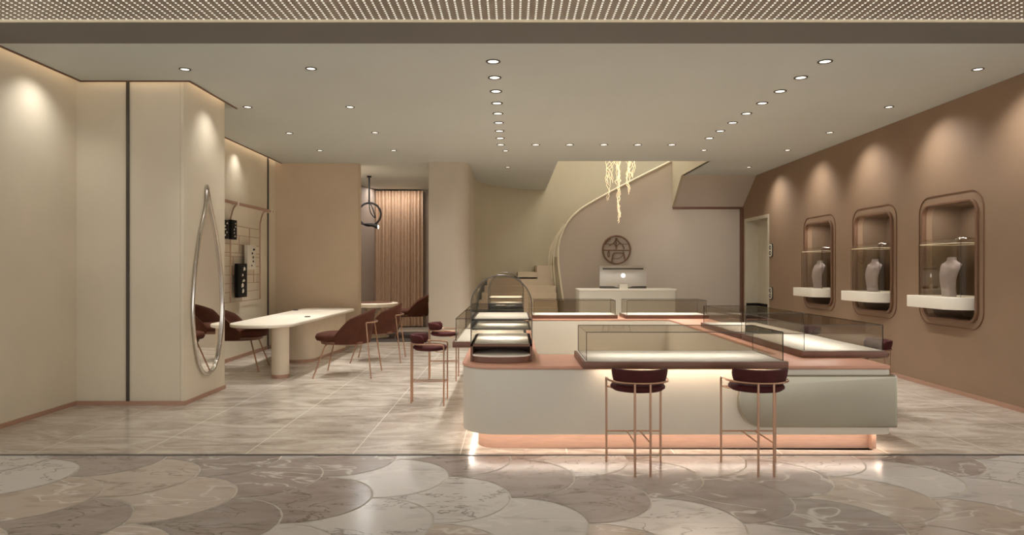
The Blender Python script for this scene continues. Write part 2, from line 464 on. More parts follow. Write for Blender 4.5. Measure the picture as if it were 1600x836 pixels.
# stairwell void above the ceiling
struct('wall_void', boxes((.67, .87, 13.0, 18.0, 3.72, 5.9), (.87, 3.72, 12.9, 13.1, 3.72, 5.9), (.6, 5.5, 12.9, 18.2, 5.9, 6.0)),
       M['beige_wall'], 'beige lining of the open stairwell above the ceiling', 'wall', 0)
bm = B(); prism(bm, [(13.1, ZC), (15.1, ZC), (16.0, 2.91), (16.1, 2.91), (16.1, 5.9), (13.1, 5.9)], 3.70, 3.76, axis='x')
struct('wall_fascia', bm, M['beige_wall'], 'beige side face of the upper stair flight', 'wall')
bm = B(); prism(bm, [(15.08, ZC), (16.0, 2.91), (16.0, 3.3), (15.1, 3.9)], 3.76, 5.36, axis='x')
struct('ceiling_soffit', bm, M['grey_wall'], 'sloping grey underside of the upper stair flight by the brown wall', 'ceiling')
struct('trim_3', boxes((3.72, 5.36, 15.97, 16.0, 2.88, 2.93)), M['copper_dark'], 'dark edge along the bottom of the sloping stair underside', 'trim', 0)

# right wall with niche and lift openings
NY = [8.42, 10.19, 12.0]
holes = [rrect(y-.51, y+.51, .89, 2.29, .13) for y in NY]
bm = B()
prism(bm, [(5.7, 0), (14.40, 0), (14.40, 2.58), (15.77, 2.58), (15.77, 0), (16.2, 0), (16.2, 3.72), (5.7, 3.72)], 5.33, 5.45, holes=holes, axis='x')
struct('wall_right', bm, M['brown'], 'long brown plaster wall with three display niches', 'wall')
# lift opening
bm = boxes((5.326, 5.7, 15.76, 15.85, 0, 2.57), (5.326, 5.7, 14.32, 14.41, 0, 2.57), (5.326, 5.7, 14.32, 15.85, 2.57, 2.64))
o = obj('frame', bm, M['lift'])
door = thing('door_1', 'champagne metal lift door in a deep opening in the brown wall', 'door'); door['kind'] = 'structure'
o.parent = door
obj('panel', boxes((5.62, 5.68, 14.4, 15.07, .72, 2.58), (5.62, 5.68, 15.08, 15.77, .72, 2.58)), M['lift'], door)
obj('black_lower_panel', boxes((5.60, 5.68, 14.4, 15.77, 0, .72), (5.34, 5.6, 15.745, 15.765, 0, .72)), M['black'], door)  # plain black lower section of the door and far jamb
struct('trim_4', boxes((5.27, 5.34, 15.90, 16.0, 0, 2.91)), M['copper_dark'], 'dark brown vertical corner strip where brown and grey walls meet', 'trim')

# baseboards and strips
struct('baseboard_left', boxes((-4.8, -4.785, 5.7, 7.62, 0, .045), (-4.8, -3.6, 7.59, 7.605, 0, .045), (-3.6, -3.585, 7.6, 8.66, 0, .045), (-4.57, -4.555, 8.66, 13.35, 0, .06)),
       M['copper'], 'low copper baseboard along the cream walls', 'baseboard', 0)
struct('baseboard_right', boxes((5.315, 5.33, 5.7, 14.38, 0, .05)), M['copper'], 'low copper baseboard along the brown wall', 'baseboard', 0)
struct('trim_5', boxes((-4.245, -4.215, 7.60, 7.63, 0, 3.7)), M['steel'], 'vertical dark steel strip dividing the cream panel', 'trim', 0)
struct('trim_6', boxes((-4.58, -4.55, 12.90, 12.94, 0, 3.6)), M['steel'], 'vertical dark steel strip at the far end of the alcove', 'trim', 0)
struct('trim_7', boxes((-4.69, -4.67, 6.24, 7.5, ZC-.012, ZC+.06), (-4.69, -3.49, 7.49, 7.51, ZC-.012, ZC+.06), (-3.51, -3.49, 7.5, 8.79, ZC-.012, ZC+.06), (-4.46, -4.44, 8.78, 13.35, ZC-.012, ZC+.06)),
       M['copper_dark'], 'thin copper edge of the ceiling light slot', 'trim', 0)
struct('trim_8', boxes((-4.70, -4.69, 6.25, 7.48, ZC+.07, ZC+.10), (-4.7, -3.5, 7.51, 7.52, ZC+.07, ZC+.10), (-3.52, -3.51, 7.62, 8.66, ZC+.07, ZC+.10), (-4.47, -4.46, 8.8, 13.33, ZC+.07, ZC+.10)),
       M['emit_cove'], 'warm light strip hidden in the ceiling slot', 'light strip', 0)

# ------------------------------------------------------------------ stairs
st = thing('staircase', 'pale beige stairs curving up behind the grey emblem wall', 'stairs', (0, 0, 0))
bm = B()
for k in range(1, 9):
    y0 = 14.5 + .22*k
    box(bm, -.8 + max(0, (y0-15.4))*.25, 1.02, y0, 17.6, .158*(k-1), .158*k)
for k in range(9, 19):
    x0 = .14 + .45*(k-9)
    box(bm, x0, x0+.46 if k < 18 else 5.2, 16.3, 17.88, .158*(k-1)-.25, .158*k)
box(bm, .14, .6, 16.3, 17.8, .3, 1.3)
obj('steps', bm, M['step'], st, 0)
bm = B()
tube(bm, [(x, 15.98, z) for x, z in tp], .022, 8)
obj('edge_trim', bm, M['trim_light'], st)
bm = B()
for q in range(3):
    pth = [(1.10-.05*q+.012*q*q, 16.18+.10*q, .5), (1.0-.05*q, 16.2+.1*q, 1.3), (.98-.045*q, 16.2+.1*q, 1.85), (1.06-.02*q, 16.22+.1*q, 2.2), (1.24, 16.25+.1*q, 2.55)]
    tube(bm, smooth_path(pth, 6), .020, 8)
obj('rail_strand', bm, M['trim_light'], st)
# curved inner parapet at the foot of the stairs
bm = B()
ol = [(1.20, 16.0), (1.08, 16.08), (.98, 16.25), (.95, 16.5), (1.02, 16.5), (1.06, 16.28), (1.13, 16.16), (1.24, 16.14)]
prism(bm, ol, 0, 1.78)
obj('parapet', bm, M['beige_wall'], st)

# ------------------------------------------------------------------ counter ring
CT = .705
outer = rpoly([(-.42, 5.65), (3.11, 5.65), (3.11, 11.75), (-.42, 11.75)], [.3, .06, .2, .3], 10)
inner = rpoly([(.24, 6.42), (2.47, 6.42), (2.47, 10.93), (.24, 10.93)], .06, 4)
ctr = thing('display_counter', 'cream island counter ring with rose copper worktop and copper plinth', 'counter')
bm = B(); prism(bm, outer, .14, .68, holes=[inner], bev=.018)
obj('counter_body', bm, M['cream'], ctr)
bm = B(); prism(bm, offset(outer, -.006), .68, CT, holes=[inner], bev=.006)
obj('worktop', bm, M['copper_top'], ctr)
bm = B(); prism(bm, offset(outer, .13), 0, .15, holes=[offset(inner, -.1)])
obj('plinth', bm, M['copper'], ctr)
bm = B()
la, lb = offset(outer, .05), offset(outer, .075)
va, vb = [bm.verts.new((x, y, .1385)) for x, y in la], [bm.verts.new((x, y, .1385)) for x, y in lb]
for i_ in range(len(va)): bm.faces.new((va[i_-1], va[i_], vb[i_], vb[i_-1]))
obj('light_strip', bm, M['emit_toe'], ctr, 0)
# pearl panel wrapping the right-hand corner
bm = B()
pp = rpoly([(1.84, .207), (3.13, .207), (3.13, .634), (1.84, .634)], [.2, .02, .02, .2], 10)
prism(bm, pp, 5.612, 5.66, axis='y', bev=.015)
box(bm, 3.09, 3.135, 5.615, 7.2, .207, .634, bev=.012)
obj('pearl_panel', bm, M['pill'], ctr)

# ------------------------------------------------------------------ vitrines
def pane(bm, x0, x1, y0, y1, z0, z1):
    d = [(x1-x0, 0), (y1-y0, 1), (z1-z0, 2)]; ax = min(d)[1]
    vs = [bm.verts.new((x, y, z)) for x in (x0, x1) for y in (y0, y1) for z in (z0, z1)]
    for f, a in (((0, 1, 3, 2), 0), ((4, 6, 7, 5), 0), ((0, 4, 5, 1), 1), ((2, 3, 7, 6), 1), ((0, 2, 6, 4), 2), ((1, 5, 7, 3), 2)):
        fc = bm.faces.new([vs[i] for i in f]); fc.material_index = 0 if a == ax else 1

def vitrine(w, d, h, label, loc, rz=0, under=None, bar='front'):
    """local: x 0..w, y 0..d, z from the base bottom"""
    t = thing('glass_vitrine', label, 'display case', loc, rz, 'glass vitrines on the island counter')
    bm = B(); box(bm, 0, w, 0, d, 0, .058, bev=.004)
    obj('base', bm, M['copper_dark'], t)
    bm = B(); box(bm, .022, w-.022, .022, d-.022, .052, .0605, bev=.002)
    obj('display_bed', bm, M['bed'], t)
    bm = B(); g = .006; i = .03
    pane(bm, i, w-i, i, i+g, .061, .061+h); pane(bm, i, w-i, d-i-g, d-i, .061, .061+h)
    pane(bm, i, i+g, i+g, d-i-g, .061, .061+h); pane(bm, w-i-g, w-i, i+g, d-i-g, .061, .061+h)
    pane(bm, i, w-i, i, d-i, .061+h, .061+h+g)
    obj('glass_cover', bm, [M['glass'], M['glass_edge']], t, 0)
    bm = B()
    if bar == 'back': box(bm, .1, w-.1, d-.06, d-.045, .064, .072)
    else: box(bm, w-.06, w-.045, .1, d-.1, .064, .072)
    if under:
        ls = B(); box(ls, .12, w-.12, under, under+.02, -.008, -.001)
        obj('under_light', ls, M['emit_strip'], t, 0)
    bm.free()
    return t
GH = .225
VITS = []
VITS.append(vitrine(1.63, .76, GH, 'wide smoked glass vitrine on the counter front, above the two front stools', (.56, 5.47, CT+.001), 0, .09))
VITS.append(vitrine(.77, 1.63, GH, 'smoked glass vitrine on the counter right arm, nearer of that pair', (2.59, 6.17, CT+.001), 0, None, 'side'))
VITS.append(vitrine(.77, 1.63, GH, 'smoked glass vitrine on the counter right arm, farther of that pair', (2.59, 7.86, CT+.001), 0, None, 'side'))
VITS.append(vitrine(1.36, .62, GH, 'glass vitrine on the far counter arm, left one before the reception desk', (.32, 10.98, CT+.001)))
VITS.append(vitrine(1.33, .62, GH, 'glass vitrine on the far counter arm, right one before the reception desk', (1.80, 10.98, CT+.001)))
VITS.append(vitrine(.77, 1.52, GH, 'glass vitrine overhanging the counter left arm, just behind the near arched case', (-.60, 6.96, CT+.001), 0, None, 'side'))
VITS.append(vitrine(.77, 1.52, GH, 'glass vitrine overhanging the counter left arm, just before the far arched case', (-.60, 8.52, CT+.001), 0, None, 'side'))

# arched glass cabinets
def arch_pts(r, spring, z0, n=24):
    return [(-r, z0), (r, z0)] + [(r*math.cos(PI*k/n), spring + r*math.sin(PI*k/n)) for k in range(n+1)]
def arch_case(label, loc, D):
    t = thing('arched_case', label, 'display case', loc, 0, 'arched glass cases')
    w = .265; zb = .15; sp = .48
    bm = B()
    box(bm, -w, -w+.02, 0, D, 0, zb); box(bm, w-.02, w, 0, D, 0, zb); box(bm, -w, w, D-.02, D, 0, zb)
    box(bm, -w, w, .48, .50, 0, zb); box(bm, -w, w, 0, D, zb-.02, zb)
    obj('base', bm, M['copper_dark'], t)
    bm = B(); box(bm, -w+.03, w-.03, .02, D-.03, zb, zb+.006)
    obj('display_bed', bm, M['bed'], t)
    def lens(f, b, x=.243, n=14):
        return [(-x*math.cos(PI*k/n), -f*math.sin(PI*k/n)) for k in range(n+1)] + [(x*math.cos(PI*k/n), b*math.sin(PI*k/n)) for k in range(1, n)]
    bm = B(); prism(bm, lens(.12, .43), 0, .052)
    tr = obj('tray', bm, M['copper_dark'], t)
    bm = B(); prism(bm, lens(.128, .44, .247), .052, .066, bev=.004)
    obj('tray_top', bm, M['white'], tr)
    ap = arch_pts(w-.004, sp, zb)
    for nm, y in (('front_pane', .004), ('back_pane', D-.012)):
        bm = B(); prism(bm, ap, y, y+.006, axis='y', mi=1, cap_mi=0)
        obj(nm, bm, [M['glass_clear'], M['glass_edge']], t, 0)
    # barrel pane
    bm = B(); oo, ii = ap[1:] + [ap[0]], [(x*(1-.006/w), z) for x, z in (ap[1:] + [ap[0]])]
    ii = [(x*.978, sp+(z-sp)*.978 if z > sp else z) for x, z in oo]
    vo = [[bm.verts.new((x, y, z)) for x, z in oo] for y in (.012, D-.014)]
    vi = [[bm.verts.new((x, y, z)) for x, z in ii] for y in (.012, D-.014)]
    for k in range(len(oo)-1):
        bm.faces.new((vo[0][k], vo[0][k+1], vo[1][k+1], vo[1][k])); bm.faces.new((vi[0][k], vi[0][k+1], vi[1][k+1], vi[1][k]))
        bm.faces.new((vo[0][k], vo[0][k+1], vi[0][k+1], vi[0][k])); bm.faces.new((vo[1][k], vo[1][k+1], vi[1][k+1], vi[1][k]))
    obj('barrel_pane', bm, M['glass_clear'], t)
    bm = B(); tube(bm, [(x, .004, z) for x, z in oo], .0045, 6)
    obj('rim', bm, M['steel'], t)
    for z in (.28, .365):
        bm = B()
        box(bm, -w+.012, w-.012, .03, .042, z-.012, z); box(bm, -w+.012, w-.012, D-.07, D-.058, z-.012, z)
        box(bm, -w+.012, -w+.03, .03, D-.06, z-.012, z); box(bm, w-.03, w-.012, .03, D-.06, z-.012, z)
        s = obj('shelf', bm, M['steel'], t)
        bm = B(); box(bm, -w+.03, w-.03, .042, D-.07, z-.008, z-.001)
        obj('shelf_panel', bm, M['bed'], s)
    for z, e in ((.70, 1.0), (.345, .6), (.262, 1.2)):  # lamps without fixtures, added to brighten the shelves and bed
        dd = bpy.data.lights.new('case_lamp', 'AREA'); dd.shape = 'RECTANGLE'; dd.size = .3; dd.size_y = .02; dd.energy = e; dd.color = (1, .94, .85)
        l = bpy.data.objects.new('case_lamp', dd); C.objects.link(l); l.parent = t; l.location = (0, D*.5, z)
    return t
arch_case('arched glass case with two shelves on the near left corner of the counter', (-.09, 5.92, CT), .98)
arch_case('arched glass case on the far left corner of the counter, seen through the nearer one', (-.09, 10.2, CT), .9)

# ------------------------------------------------------------------ bar stools (face +y)
def arc_pad(bm, r, half, z0, z1, th, n=20):
    """curved upholstered pad round the back (centre angle -90 deg) with rounded section"""
    rings = []
    for k in range(n+1):
        u = -1 + 2*k/n; a = -PI/2 + half*u
        e = min(1, (1-abs(u))*n/2.2); sc_ = math.sqrt(max(.02, 1-(1-e)**2))
        zc, hh, tt = (z0+z1)/2, (z1-z0)/2*(.35+.65*sc_), th/2*(.3+.7*sc_)
        rg = []
        for q in range(12):
            b = 2*PI*q/12; cx, cz = math.cos(b), math.sin(b)
            dx = math.copysign(abs(cx)**.55, cx)*tt; dz = math.copysign(abs(cz)**.55, cz)*hh
            rr = r + dx + .012*(dz/((z1-z0)/2))
            rg.append((rr*math.cos(a), rr*math.sin(a), zc+dz))
        rings.append(rg)
    return loft(bm, rings)

def make_stool(label, loc, rz):
    t = thing('bar_stool', label, 'stool', loc, rz, 'oxblood bar stools round the island counter')
    bm = B(); lathe(bm, [(.0, .588), (.14, .588), (.18, .595), (.203, .612), (.204, .626), (.192, .642), (.15, .650), (.0, .652)][1:-1], 36, 0, .0, 1.0, .92)
    obj('seat', bm, M['velvet'], t, 60)
    bm = B(); arc_pad(bm, .193, R(76), .655, .768, .05)
    obj('backrest', bm, M['velvet'], t, 60)
    ring = [(.21, .175, .45), (.212, .175, .665)] + [(.226*math.cos(a), .226*math.sin(a)*.93, .672) for a in [R(20)-k*R(220)/24 for k in range(25)]] + [(-.212, .175, .665), (-.21, .175, .45)]
    rp = round_path(ring[:3], .03)[:-1] + [Vector(p) for p in ring[3:-3]] + round_path(ring[-3:], .03)[1:]
    bm = B(); tube(bm, rp, .0085, 8)
    obj('arm_rail', bm, M['tube'], t, 60)
    for s in (-1, 1):
        bm = B(); tube(bm, [(s*.21, .175, .0), (s*.21, .175, .46)], .0085, 8); obj('leg', bm, M['tube'], t, 60)
        bm = B(); tube(bm, [(s*.056, -.205, .0), (s*.056, -.205, .668)], .0085, 8); obj('leg', bm, M['tube'], t, 60)
    bm = B(); tube(bm, [(-.21, .175, .242), (.21, .175, .242)], .0065, 8)
    for s in (-1, 1): tube(bm, [(s*.05, .175, .242), (s*.056, -.205, .242)], .006, 8)
    obj('footrest', bm, M['tube'], t, 60)
    bm = B(); tube(bm, [(-.2, .172, .590), (.2, .172, .590)], .006, 8)
    for s in (-1, 1): tube(bm, [(s*.207, .175, .590), (s*.17, .08, .590)], .006, 8)
    obj('seat_bracket', bm, M['tube'], t, 60)
    return t
s0 = make_stool('oxblood velvet bar stool before the counter front, left of the front pair', (.943, 5.19, 0), 0)
dup(s0, (1.833, 5.19, 0), 0, 'oxblood velvet bar stool before the counter front, beside the pearl panel')
dup(s0, (-.92, 7.76, 0), -PI/2, 'oxblood velvet bar stool on the counter left side, nearer of the two there')
dup(s0, (-.92, 9.42, 0), -PI/2, 'oxblood velvet bar stool on the counter left side, farther of the two there')
dup(s0, (3.70, 7.18, 0), PI/2, 'oxblood velvet bar stool behind the counter right corner, mostly hidden')
dup(s0, (3.70, 8.82, 0), PI/2, 'oxblood velvet bar stool seen only through the right arm vitrine glass')

# ------------------------------------------------------------------ armchairs (face +y)
def make_chair(label, loc, rz):
    t = thing('armchair', label, 'chair', loc, rz, 'chocolate velvet armchairs')
    A = R(118); na, nz = 40, 8; rx, ry = .375, .37
    def top_z(u):
        u = abs(u)
        if u < .62: return .925 - .13*(u/.62)**1.6
        return .795 - (.795-.52)*((u-.62)/.38)**1.0
    outer_, inner_ = [], []
    for k in range(na+1):
        u = -1 + 2*k/na; a = A*u; zt = top_z(u); zb = .462
        co, ci = [], []
        for j in range(nz+1):
            v = j/nz; z = zb + (zt-zb)*v; f = .86 + .20*(z-zb)/.46
            x, y = math.sin(a), -math.cos(a)
            co.append((x*rx*f, y*ry*f, z)); th = .05*(1-.35*v)
            ci.append((x*(rx*f-th), y*(ry*f-th), z))
        outer_.append(co); inner_.append(ci)
    bm = B(); rings = []
    for co, ci in zip(outer_, inner_):
        mid = ((Vector(co[-1])+Vector(ci[-1]))/2 + Vector((0, 0, .014)))
        rings.append(co + [tuple(mid)] + ci[::-1])
    loft(bm, rings)
    obj('backrest', bm, M['chair_velvet'], t, 60)
    bm = B(); lathe(bm, [(.8, .49), (.95, .502), (1.0, .535), (1.0, .56), (.94, .592), (.75, .607), (.3, .612)], 40, 0, .075, .315, .36, 2.8)
    obj('seat_cushion', bm, M['chair_velvet'], t, 60)
    bm = B(); lathe(bm, [(.9, .448), (.98, .455), (1.0, .475), (1.0, .495)], 40, 0, .03, .31, .33, 2.6)
    obj('seat_base', bm, M['copper_dark'], t, 60)
    fr = [(.36*math.sin(a), -.40*math.cos(a)-.008, .755) for a in [R(-40)+R(80)*k/12 for k in range(13)]]
    fr = [(x*1.19, y*1.0-.005, z) for x, y, z in fr]
    for s in (-1, 1):
        bm = B(); tube(bm, round_path([(s*.10, .22, .447), (s*.25, .25, .447), (s*.385, .385, 0)], .06), .010, 8); obj('leg', bm, M['tube'], t, 60)
        tx, ty, tz = fr[-1] if s > 0 else fr[0]
        bm = B(); tube(bm, [(tx, ty, tz), (s*.385, -.41, 0)], .010, 8); obj('leg', bm, M['tube'], t, 60)
    bm = B(); tube(bm, fr, .010, 8)
    obj('back_frame', bm, M['tube'], t, 60)
    return t
ch = make_chair('chocolate velvet armchair at the ivory table, nearest on the open floor side', (-2.33, 9.80, 0), PI/2)
dup(ch, (-2.20, 11.35, 0), PI/2+.05, 'chocolate velvet armchair at the ivory table, just behind the nearest one')
dup(ch, (-4.10, 10.32, 0), -PI/2+.15, 'chocolate velvet armchair by the copper rack, half hidden behind the mirror pier')
dup(ch, (-2.15, 15.1, .02), PI/2+.12, 'dark velvet armchair in the back salon before the tan curtain')

# ------------------------------------------------------------------ tables
tb = thing('consultation_table', 'long ivory consultation table with rounded end before the tan partition', 'table', (0, 0, 0))
tp2 = rpoly([(-3.90, 9.28), (-3.02, 9.15), (-2.96, 13.25), (-3.98, 13.25)], [.42, .42, .3, .2], 14)
bm = B(); prism(bm, tp2, .70, .75, bev=.018); obj('tabletop', bm, M['table'], tb)
bm = B(); lathe(bm, [(.118, .05), (.118, .70)], 32, -3.2, 9.55); obj('leg', bm, M['table_leg'], tb)
bm = B(); lathe(bm, [(.122, 0), (.122, .05)], 32, -3.2, 9.55); obj('leg_band', bm, M['copper'], tb)
ov = rpoly([(-3.72, 11.0), (-3.22, 11.0), (-3.06, 13.0), (-3.72, 13.0)], [.22, .25, .25, .2], 12)
bm = B(); prism(bm, ov, .05, .70); obj('pedestal', bm, M['table_leg'], tb)
bm = B(); prism(bm, offset(ov, -.006), 0, .05); obj('pedestal_band', bm, M['copper'], tb)
for x, y in ((-3.9, 12.45), (-3.18, 10.75)):
    bm = B(); lathe(bm, [(.045, .75), (.045, .762), (.03, .766)], 20, x, y); obj('cable_grommet', bm, M['steel'], tb)
t2 = thing('salon_table', 'round table with pale rimmed top in the back salon', 'table', (-3.05, 15.1, .012))
bm = B(); lathe(bm, [(.53, .655), (.56, .67), (.56, .735), (.54, .75)], 48); obj('tabletop', bm, M['table'], t2)
bm = B(); lathe(bm, [(.36, .0), (.36, .03), (.10, .06), (.09, .5), (.2, .655)], 40); obj('pedestal', bm, M['table_leg'], t2)
bm = B(); lathe(bm, [(.43, .75), (.43, .757), (.40, .76)], 48); obj('inset', bm, M['copper_dark'], t2)

# ------------------------------------------------------------------ teardrop mirror
mr = thing('teardrop_mirror', 'tall teardrop mirror in a polished frame on the cream pier', 'mirror', (-3.6, 8.15, 0))
prof = [(.0, .26), (.14, .30), (.27, .45), (.36, .72), (.40, 1.0), (.385, 1.25), (.33, 1.55), (.22, 1.9), (.10, 2.16), (.035, 2.31), (.005, 2.47)]
rt = smooth_path([(0, y, z) for y, z in prof], 5)
lf = smooth_path([(0, -y, z) for y, z in prof], 5)
loop = [p + Vector((.022, 0, 0)) for p in rt] + [p + Vector((.022, 0, 0)) for p in lf[::-1]][1:-1]
# the tip leans a little
loop = [p + Vector((0, -.045*max(0, (p.z-2.1)/.37)**2, 0)) for p in loop]
bm = B(); prism(bm, [(p.y, p.z) for p in loop], .002, .016, axis='x'); obj('mirror_glass', bm, M['mirror'], mr, 0)
bm = B(); tube(bm, loop, .021, 10, closed=True); obj('frame', bm, M['chrome'], mr, 60)

# ------------------------------------------------------------------ copper rack and the cards on it
rk = thing('wall_rack', 'copper tube and wire rack hanging on the alcove wall', 'rack', (-4.57, 0, 0))
bm = B(); tube(bm, [(.07, 9.6, 2.57), (.07, 12.97, 2.57)], .026, 10); obj('rail', bm, M['copper'], rk)
for y in (9.8, 11.3, 12.88):
    bm = B(); box(bm, 0, .10, y-.02, y+.02, 2.54, 2.605); obj('rail_bracket', bm, M['white'], rk)
for y, d in ((9.75, 1), (11.07, 1), (12.37, 1)):
    bm = B()
    pth = [(.06, y+.42, 2.57), (.06, y+.18, 2.52), (.06, y+.04, 2.36), (.06, y, 2.15), (.06, y, .96)]
    tube(bm, smooth_path(pth, 6), .012, 8); obj('upright', bm, M['copper'], rk)
bm = B()
zs = [2.2, 2.05, 1.9, 1.76, 1.70, 1.54, 1.4, 1.26, 1.12, .96]
for z in zs: tube(bm, [(.05, 9.75, z), (.05, 12.37, z)], .006, 6)
for y, a, b in ((10.3, .96, 1.7), (11.45, 1.76, 2.05), (11.9, 1.9, 2.2), (11.55, .96, 1.26), (10.6, 1.76, 2.2), (12.1, 1.26, 1.7), (11.2, 1.4, 1.7)):
    tube(bm, [(.05, y, a), (.05, y, b)], .006, 6)
obj('wire_grid', bm, M['copper'], rk)
def rack_box(label, y0, y1, z0, z1, dark, name='display_card'):
    t = thing(name, label, 'display card', (-4.49, (y0+y1)/2, (z0+z1)/2), 0, 'display cards on the copper rack')
    w, h = (y1-y0)/2, (z1-z0)/2
    bm = B(); box(bm, -.012, .045, -w, w, -h, h, bev=.003); obj('board', bm, M['black'] if dark else M['card_white'], t)
    rn = random.Random(int(y0*100))
    for k in range(5):
        yy = rn.uniform(-w*.5, w*.3); zz = -h*.75 + k*h*.33
        bm = B(); a_, b_ = w*rn.uniform(.25, .55), h*rn.uniform(.15, .28)
        prism(bm, [(yy, zz), (yy+a_*.8, zz+b_*.1), (yy+a_, zz+b_*.6), (yy+a_*.5, zz+b_), (yy+a_*.1, zz+b_*.7)], .044, .049, axis='x')
        obj('motif', bm, M['card_white'] if dark else M['black'], t, 0)
rack_box('slim black card high on the copper rack, whole in view', 10.96, 11.17, 1.97, 2.28, True)
rack_box('black card on the copper rack partly hidden by the mirror pier', 10.62, 10.86, 1.97, 2.26, True)
rack_box('pale card with dark motif on the copper rack', 11.62, 12.0, 1.49, 1.90, False)
rack_box('tall black card low on the copper rack with pale motifs', 11.22, 11.6, 1.03, 1.585, True)

# ------------------------------------------------------------------ salon curtain, rug, pendant
bm = B()
n = 220; xs0, xs1 = -3.53, -2.28; zt, zb = 3.50, .03
f_, b_ = [], []
for k in range(n+1):
    u = k/n; x = xs0 + (xs1-xs0)*u
    y = 17.72 + .036*math.sin(u*2*PI*15 + .6*math.sin(u*17)) + .012*math.sin(u*60)
    f_.append((x, y)); b_.append((x, y+.012))
prism(bm, f_ + b_[::-1], zb, zt)
o = obj('curtain', bm, M['curtain'], None, 60); tag(o, 'tan floor length pleated curtain at the back of the salon', 'curtain')
bm = B(); prism(bm, rrect(-3.4, -1.62, 14.2, 16.3, .05), 0, .012); o = obj('rug', bm, M['rug']); tag(o, 'dark charcoal rug under the salon armchair', 'rug')

pd = thing('ring_pendant', 'black ring pendant lamp hanging in the back salon', 'pendant lamp', (-3.14, 15.2, 0))
bm = B(); lathe(bm, [(.05, ZC-.03), (.05, ZC)], 20); obj('canopy', bm, M['black'], pd)
bm = B(); tube(bm, [(0, 0, ZC-.02), (0, 0, 2.94)], .02, 10); obj('rod', bm, M['black'], pd)
bm = B(); tube(bm, [(.25*math.cos(2*PI*k/40), .02, 2.70+.25*math.sin(2*PI*k/40)) for k in range(40)], .022, 10, closed=True); obj('ring', bm, M['black'], pd)
bm = B(); tube(bm, smooth_path([(0, 0, 2.96), (.03, -.03, 2.75), (.14, -.05, 2.62), (.08, -.08, 2.85), (-.02, 0, 3.0)], 8), .012, 8); obj('wire_loop', bm, M['black'], pd)
bm = B()
loft(bm, [[(x, -.02 + r*math.cos(2*PI*k/16), 2.46 - dz + r*.75*math.sin(2*PI*k/16)) for k in range(16)] for x, r, dz in ((-.22, .012, -.03), (-.05, .03, -.02), (.08, .055, 0), (.20, .07, .04))])
hd = obj('lamp_head', bm, M['black'], pd, 60)
bm = B(); loft(bm, [[(x, -.02 + r*math.cos(2*PI*k/16), 2.42 + r*.75*math.sin(2*PI*k/16)) for k in range(16)] for x, r in ((.19, .062), (.206, .062), (.215, .03))]); obj('lens', bm, M['emit_logo'], hd, 60)

# ------------------------------------------------------------------ reception desk and monitor
dk = thing('reception_desk', 'pale reception desk against the grey emblem wall', 'desk', (0, 0, 0))
bm = B(); prism(bm, rrect(1.32, 3.25, 13.6, 14.35, .06), 0, 1.07); obj('desk_body', bm, M['desk'], dk)
bm = B(); prism(bm, rrect(1.31, 3.26, 13.59, 14.36, .06), 1.07, 1.10, bev=.006); obj('desktop', bm, M['white'], dk)
mo = thing('computer_monitor', 'wide silver monitor seen from behind on the reception desk', 'monitor', (2.236, 13.95, 1.10))
bm = B()
rows = [(.0, .030), (.05, .034), (.25, .045), (.40, .03), (.445, .012)]
front = [[(x, -d*(1-(x/.5)**2*.6), .012+z) for x in [-.47+.94*k/12 for k in range(13)]] + [(x, .012, .012+z) for x in [.47-.94*k/12 for k in range(13)]] for z, d in rows]
loft(bm, front)
sh = obj('shell', bm, M['monitor'], mo, 30)
bm = B(); box(bm, -.41, .41, -.034, -.02, .385, .415, bev=.003); obj('vent_slot', bm, M['steel'], sh)
bm = B(); prism(bm, [(.042*math.cos(2*PI*k/32), .265+.042*math.sin(2*PI*k/32)) for k in range(32)], -.052, -.02, axis='y'); obj('logo_disc', bm, M['emit_logo'], mo, 0)
bm = B(); box(bm, -.47, .47, -.03, .014, .006, .05, bev=.003); obj('chin', bm, M['steel'], mo)
bm = B(); prism(bm, [(-.13, 0), (.06, 0), (.06, .008), (-.05, .010), (-.085, .095), (-.1, .095), (-.12, .012), (-.13, .008)], -.08, .08, axis='x'); obj('stand', bm, M['white'], mo)

# ------------------------------------------------------------------ round emblem
em = thing('wall_emblem', 'round copper emblem with stylised character strokes on the grey wall', 'emblem', (2.415, 15.975, 1.94))
q = .32
bm = B(); tube(bm, [(q*math.cos(2*PI*k/64), 0, q*math.sin(2*PI*k/64)) for k in range(64)], .019, 8, closed=True); obj('ring', bm, M['niche_frame'], em, 60)
strokes = [([(-.01, .86), (-.12, .6), (-.3, .42), (-.55, .30)], .014), ([(-.01, .86), (.17, .58), (.42, .36), (.57, .06)], .014), ([(-.42, .80), (-.66, .62), (-.86, .36)], .016),
           ([(-.85, .40), (-.38, .42)], .008), ([(.22, .42), (.82, .40)], .008), ([(-.95, -.02), (.95, -.02)], .015), ([(-.01, .84), (-.01, .03)], .012),
           ([(-.24, .46), (-.1, .33), (-.01, .16)], .010), ([(.22, .46), (.1, .33), (-.01, .16)], .010),
           ([(-.56, -.03), (-.62, -.3), (-.60, -.5), (-.52, -.5), (-.50, -.3), (-.56, -.03)], .010),
           ([(-.36, -.88), (-.28, -.45), (-.2, -.27), (.1, -.22), (.45, -.27), (.55, -.45), (.62, -.74)], .014), ([(-.26, -.62), (.05, -.64), (.30, -.55), (.44, -.40)], .010), ([(.5, -.1), (.58, -.4), (.62, -.6)], .010)]
bm = B()
for pts_, r_ in strokes:
    tube(bm, smooth_path([(a*q, 0, b*q) for a, b in pts_], 6) if len(pts_) > 2 else [(a*q, 0, b*q) for a, b in pts_], r_, 8)
obj('character', bm, M['niche_frame'], em, 60)

